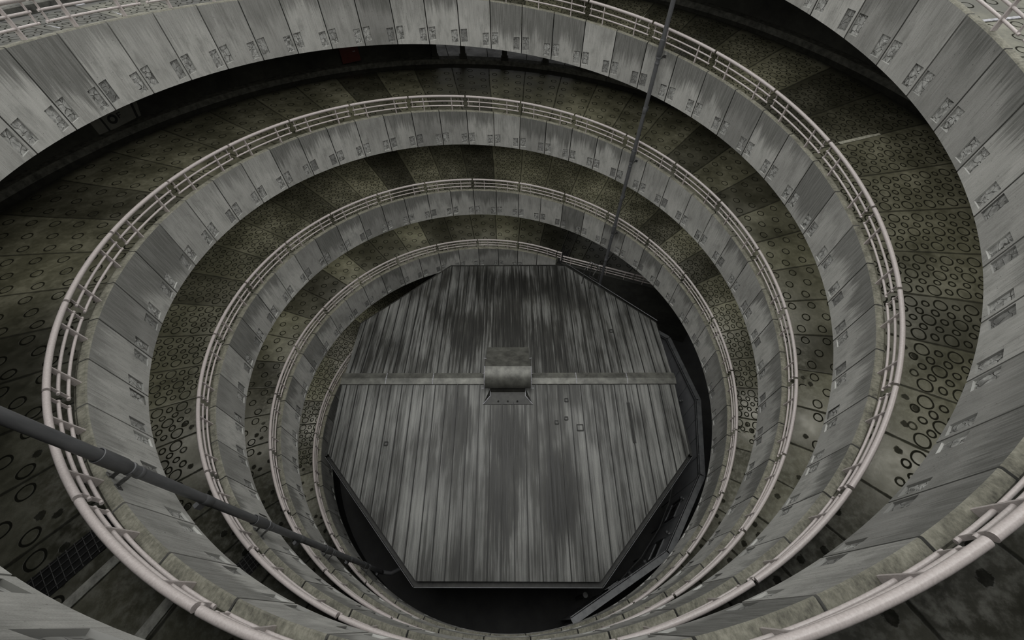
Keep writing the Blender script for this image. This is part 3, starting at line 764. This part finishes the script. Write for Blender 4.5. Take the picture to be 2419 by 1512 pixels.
mb = MB(); mb.box((0, -.18, .20), .02, .02, .24); add('post', mb.mesh('post', M['rail']), o)
for h_ in (.13, .27):
    mb = MB(); mb.tube([(0, 0, h_), (0, -.18, h_-.02)], .022, 8); add('rail', mb.mesh('rail', M['rail']), o)

# ---------------------------------------------------------------- drain grates
def grate(helix, Phi_mid, r0, r1, label):
    s0, s1 = Phi_mid - .0235, Phi_mid + .0235
    zf = lambda a: zc(a, helix) - .612
    o = empty('drain_grate', pol((r0+r1)/2, Phi_mid, zf(Phi_mid)), 0, label=label, category='drain', group='drain grates across the ramp')
    off = Vector(o.location)
    mb = MB(); mb.quad(*[pol(r, a, zf(a)+.004) - off for r, a in ((r0, s0), (r1, s0), (r1, s1), (r0, s1))]); add('channel_shade', mb.mesh('channel_shade', M['black']), o)  # flat black sheet standing in for the dark depth under the bars
    mb = MB(); ns = int((r1-r0)/.075)
    for i in range(ns+1):
        r = r0 + (r1-r0)*i/ns; mb.tube([pol(r, s0, zf(s0)+.014)-off, pol(r, s1, zf(s1)+.014)-off], .004, 5)
    for k in range(4):
        a = s0 + (s1-s0)*(k+.5)/4; mb.tube([pol(r0, a, zf(a)+.018)-off, pol(r1, a, zf(a)+.018)-off], .005, 5)
    add('bars', mb.mesh('bars', M['steel']), o)
grate('B', RD(52), 6.9, 11.1, 'dark drain grate across the second turn, behind the upper-right drainpipe')
grate('A', RD(232.2-360), 6.85, 9.6, 'dark drain grate across the third turn at the lower left corner')
grate('B', RD(232.2-360), 6.75, 9.0, 'small dark drain grate between the near inner walls, lower left')
grate('A', RD(69.3-720), 6.9, 10.8, 'dark drain strip across the fifth turn where the curved rail ends')

# ---------------------------------------------------------------- pale strips laid over slab joints
def strip(helix, Phi, r0, r1, w0, w1, mat, label, name='joint_strip', cat='paint strip'):
    mb = MB(); n = 8; zf = lambda a: zc(a, helix) - .605
    c = pol((r0+r1)/2, Phi, zf(Phi))
    for i in range(n):
        ra, rb = r0+(r1-r0)*i/n, r0+(r1-r0)*(i+1)/n; wa, wb = w0+(w1-w0)*i/n, w0+(w1-w0)*(i+1)/n
        P_ = lambda r, s_, h: pol(r, Phi + s_/r, zf(Phi)+h) - c
        mb.quad(P_(ra, -wa/2, .012), P_(rb, -wb/2, .012), P_(rb, wb/2, .012), P_(ra, wa/2, .012))
        mb.quad(P_(ra, -wa/2, .0), P_(rb, -wb/2, .0), P_(rb, -wb/2, .012), P_(ra, -wa/2, .012))
        mb.quad(P_(ra, wa/2, .0), P_(rb, wb/2, .0), P_(rb, wb/2, .012), P_(ra, wa/2, .012))
    o = add(name, mb.mesh(name, mat)); o.location = c; o['label'] = label; o['category'] = cat; return o
strip('B', RD(159.6), 9.7, 11.1, .05, .16, M['white'], 'worn white painted stripe on the ramp floor at the top left corner')
strip('B', RD(152.1), 9.7, 11.4, .05, .16, M['white'], 'worn white painted stripe near the top edge, right of the corner one')
strip('A', RD(10.8), 7.9, 10.2, .07, .10, M['white'], 'worn white painted stripe on the floor at the top right corner')
strip('B', RD(18.3), 8.35, 9.6, .09, .09, M['strip'], 'pale mortar strip over a slab joint on the second turn, at the right')
strip('A', RD(235.4-360), 6.9, 8.2, .10, .10, M['strip'], 'pale mortar strip beside the drain grate at the lower left')
strip('A', RD(242.5-360), 6.85, 7.7, .10, .12, M['strip'], 'pale mortar strip at the bottom edge, left of the near railing')
strip('B', RD(63.2), 9.2, 10.8, .05, .06, M['strip'], 'pale mortar strip on the second turn, left of the upper-right drainpipe top')

# ---------------------------------------------------------------- columns of the open bay, cabinet, sign
for phi, lb in ((97.98, 'leftmost of the three free-standing ones'), (89.87, 'middle of the three free-standing ones'), (81.86, 'rightmost of the three free-standing ones'), (103.4, 'at the end of the outer wall')):
    Ph = RD(phi-360); z = zc(Ph, 'A')
    mb = MB()
    for r_, z0, z1 in ((.10, -.47, 2.03),): mb.box((0, 0, (z0+z1)/2), r_, r_, (z1-z0)/2)
    mb.box((0, 0, -.43), .15, .15, .05)
    o = add('column', mb.mesh('column', M['wall'])); o.location = pol(11.86, Ph, z); o.rotation_euler = (0, 0, Ph)
    o['label'] = 'dark square column on the far kerb, %s' % lb; o['category'] = 'column'; o['group'] = 'columns of the open bay'
Ph = RD(118.8-360); z = zc(Ph, 'A')
o = empty('hose_cabinet', pol(12.0, Ph, z-.42), Ph, label='dull red wall cabinet on the far outer wall below the top wall', category='cabinet')
mb = MB(); mb.box((-.09, 0, .45), .09, .34, .42); add('body', mb.mesh('cabinet_body', M['red'], 20), o)
mb = MB(); mb.box((-.185, 0, .45), .006, .31, .39); dr = add('door', mb.mesh('cabinet_door', M['red'], 20), o)
mb = MB(); mb.box((-.195, -.16, .38), .004, .05, .012); add('handle', mb.mesh('handle', M['white']), dr)
Ph = RD(155.0-360); z = zc(Ph, 'A')
o = empty('wall_sign', pol(11.99, Ph, z-.55), Ph, label='pale arrow-shaped sign lettered O F on the far outer wall, upper left', category='sign')
# local frame: +y runs to the left in the photograph
mb = MB(); pts = [(.75, .1), (.75, 1.3), (-.35, 1.3), (-.72, .70), (-.50, .1)]
mb.face([(-.012, y, z_) for y, z_ in pts]); mb.face([(-.002, y, z_) for y, z_ in pts])
for i in range(5): (y0, z0_), (y1, z1_) = pts[i], pts[(i+1) % 5]; mb.quad((-.012, y0, z0_), (-.012, y1, z1_), (-.002, y1, z1_), (-.002, y0, z0_))
add('board', mb.mesh('sign_board', M['signbg'], 20), o)
mb = MB()
for k in range(28):
    a, b = 2*pi*k/28, 2*pi*(k+1)/28; c0 = (.20, .33)
    mb.quad(*[(-.016, c0[0]+r*cos(t), c0[1]+r*sin(t)) for r, t in ((.06, a), (.125, a), (.125, b), (.06, b))])
add('letter', mb.mesh('letter_o', M['ink']), o)
mb = MB()
for y0, y1, z0_, z1_ in ((.01, .04, .27, .42), (-.07, .01, .39, .42), (-.05, .01, .335, .36)): mb.quad((-.016, y0, z0_), (-.016, y1, z0_), (-.016, y1, z1_), (-.016, y0, z1_))
add('letter', mb.mesh('letter_f', M['ink']), o)
mb = MB(); mb.quad((-.016, -.35, .1), (-.016, -.42, .1), (-.016, -.56, .70), (-.016, -.49, .70)); mb.quad((-.016, -.49, .70), (-.016, -.56, .70), (-.016, -.24, 1.2), (-.016, -.17, 1.2))
add('arrow_line', mb.mesh('arrow_line', M['ink']), o)
mb = MB()
mb.quad((-.016, .42, .1), (-.016, .47, .1), (-.016, .47, .9), (-.016, .42, .9))
add('arrow_line', mb.mesh('arrow_line', M['ink']), o)

# ---------------------------------------------------------------- rough grass beyond the kerb, upper left
random.seed(5); mb = MB()
for i in range(9000):
    a = RD(random.uniform(140, 185)); r = random.uniform(12.52, 14.15); z = zc(a, 'B')-.63; h = random.uniform(.06, .2); th = random.uniform(0, 2*pi)
    p = pol(r, a, z); q = Vector((cos(th), sin(th), 0)); s_ = Vector((-q.y, q.x, 0))*.006
    i0 = len(mb.v); mb.v += [tuple(p-s_), tuple(p+s_), tuple(p+q*h*.6+Vector((0, 0, h)))]; mb.f.append((i0, i0+1, i0+2)); mb.uv.append([(0, 0)]*3)
o = add('grass', mb.mesh('grass', M['grass'])); o['kind'] = 'stuff'; o['label'] = 'rough dry grass beyond the kerb at the top left'; o['category'] = 'grass'
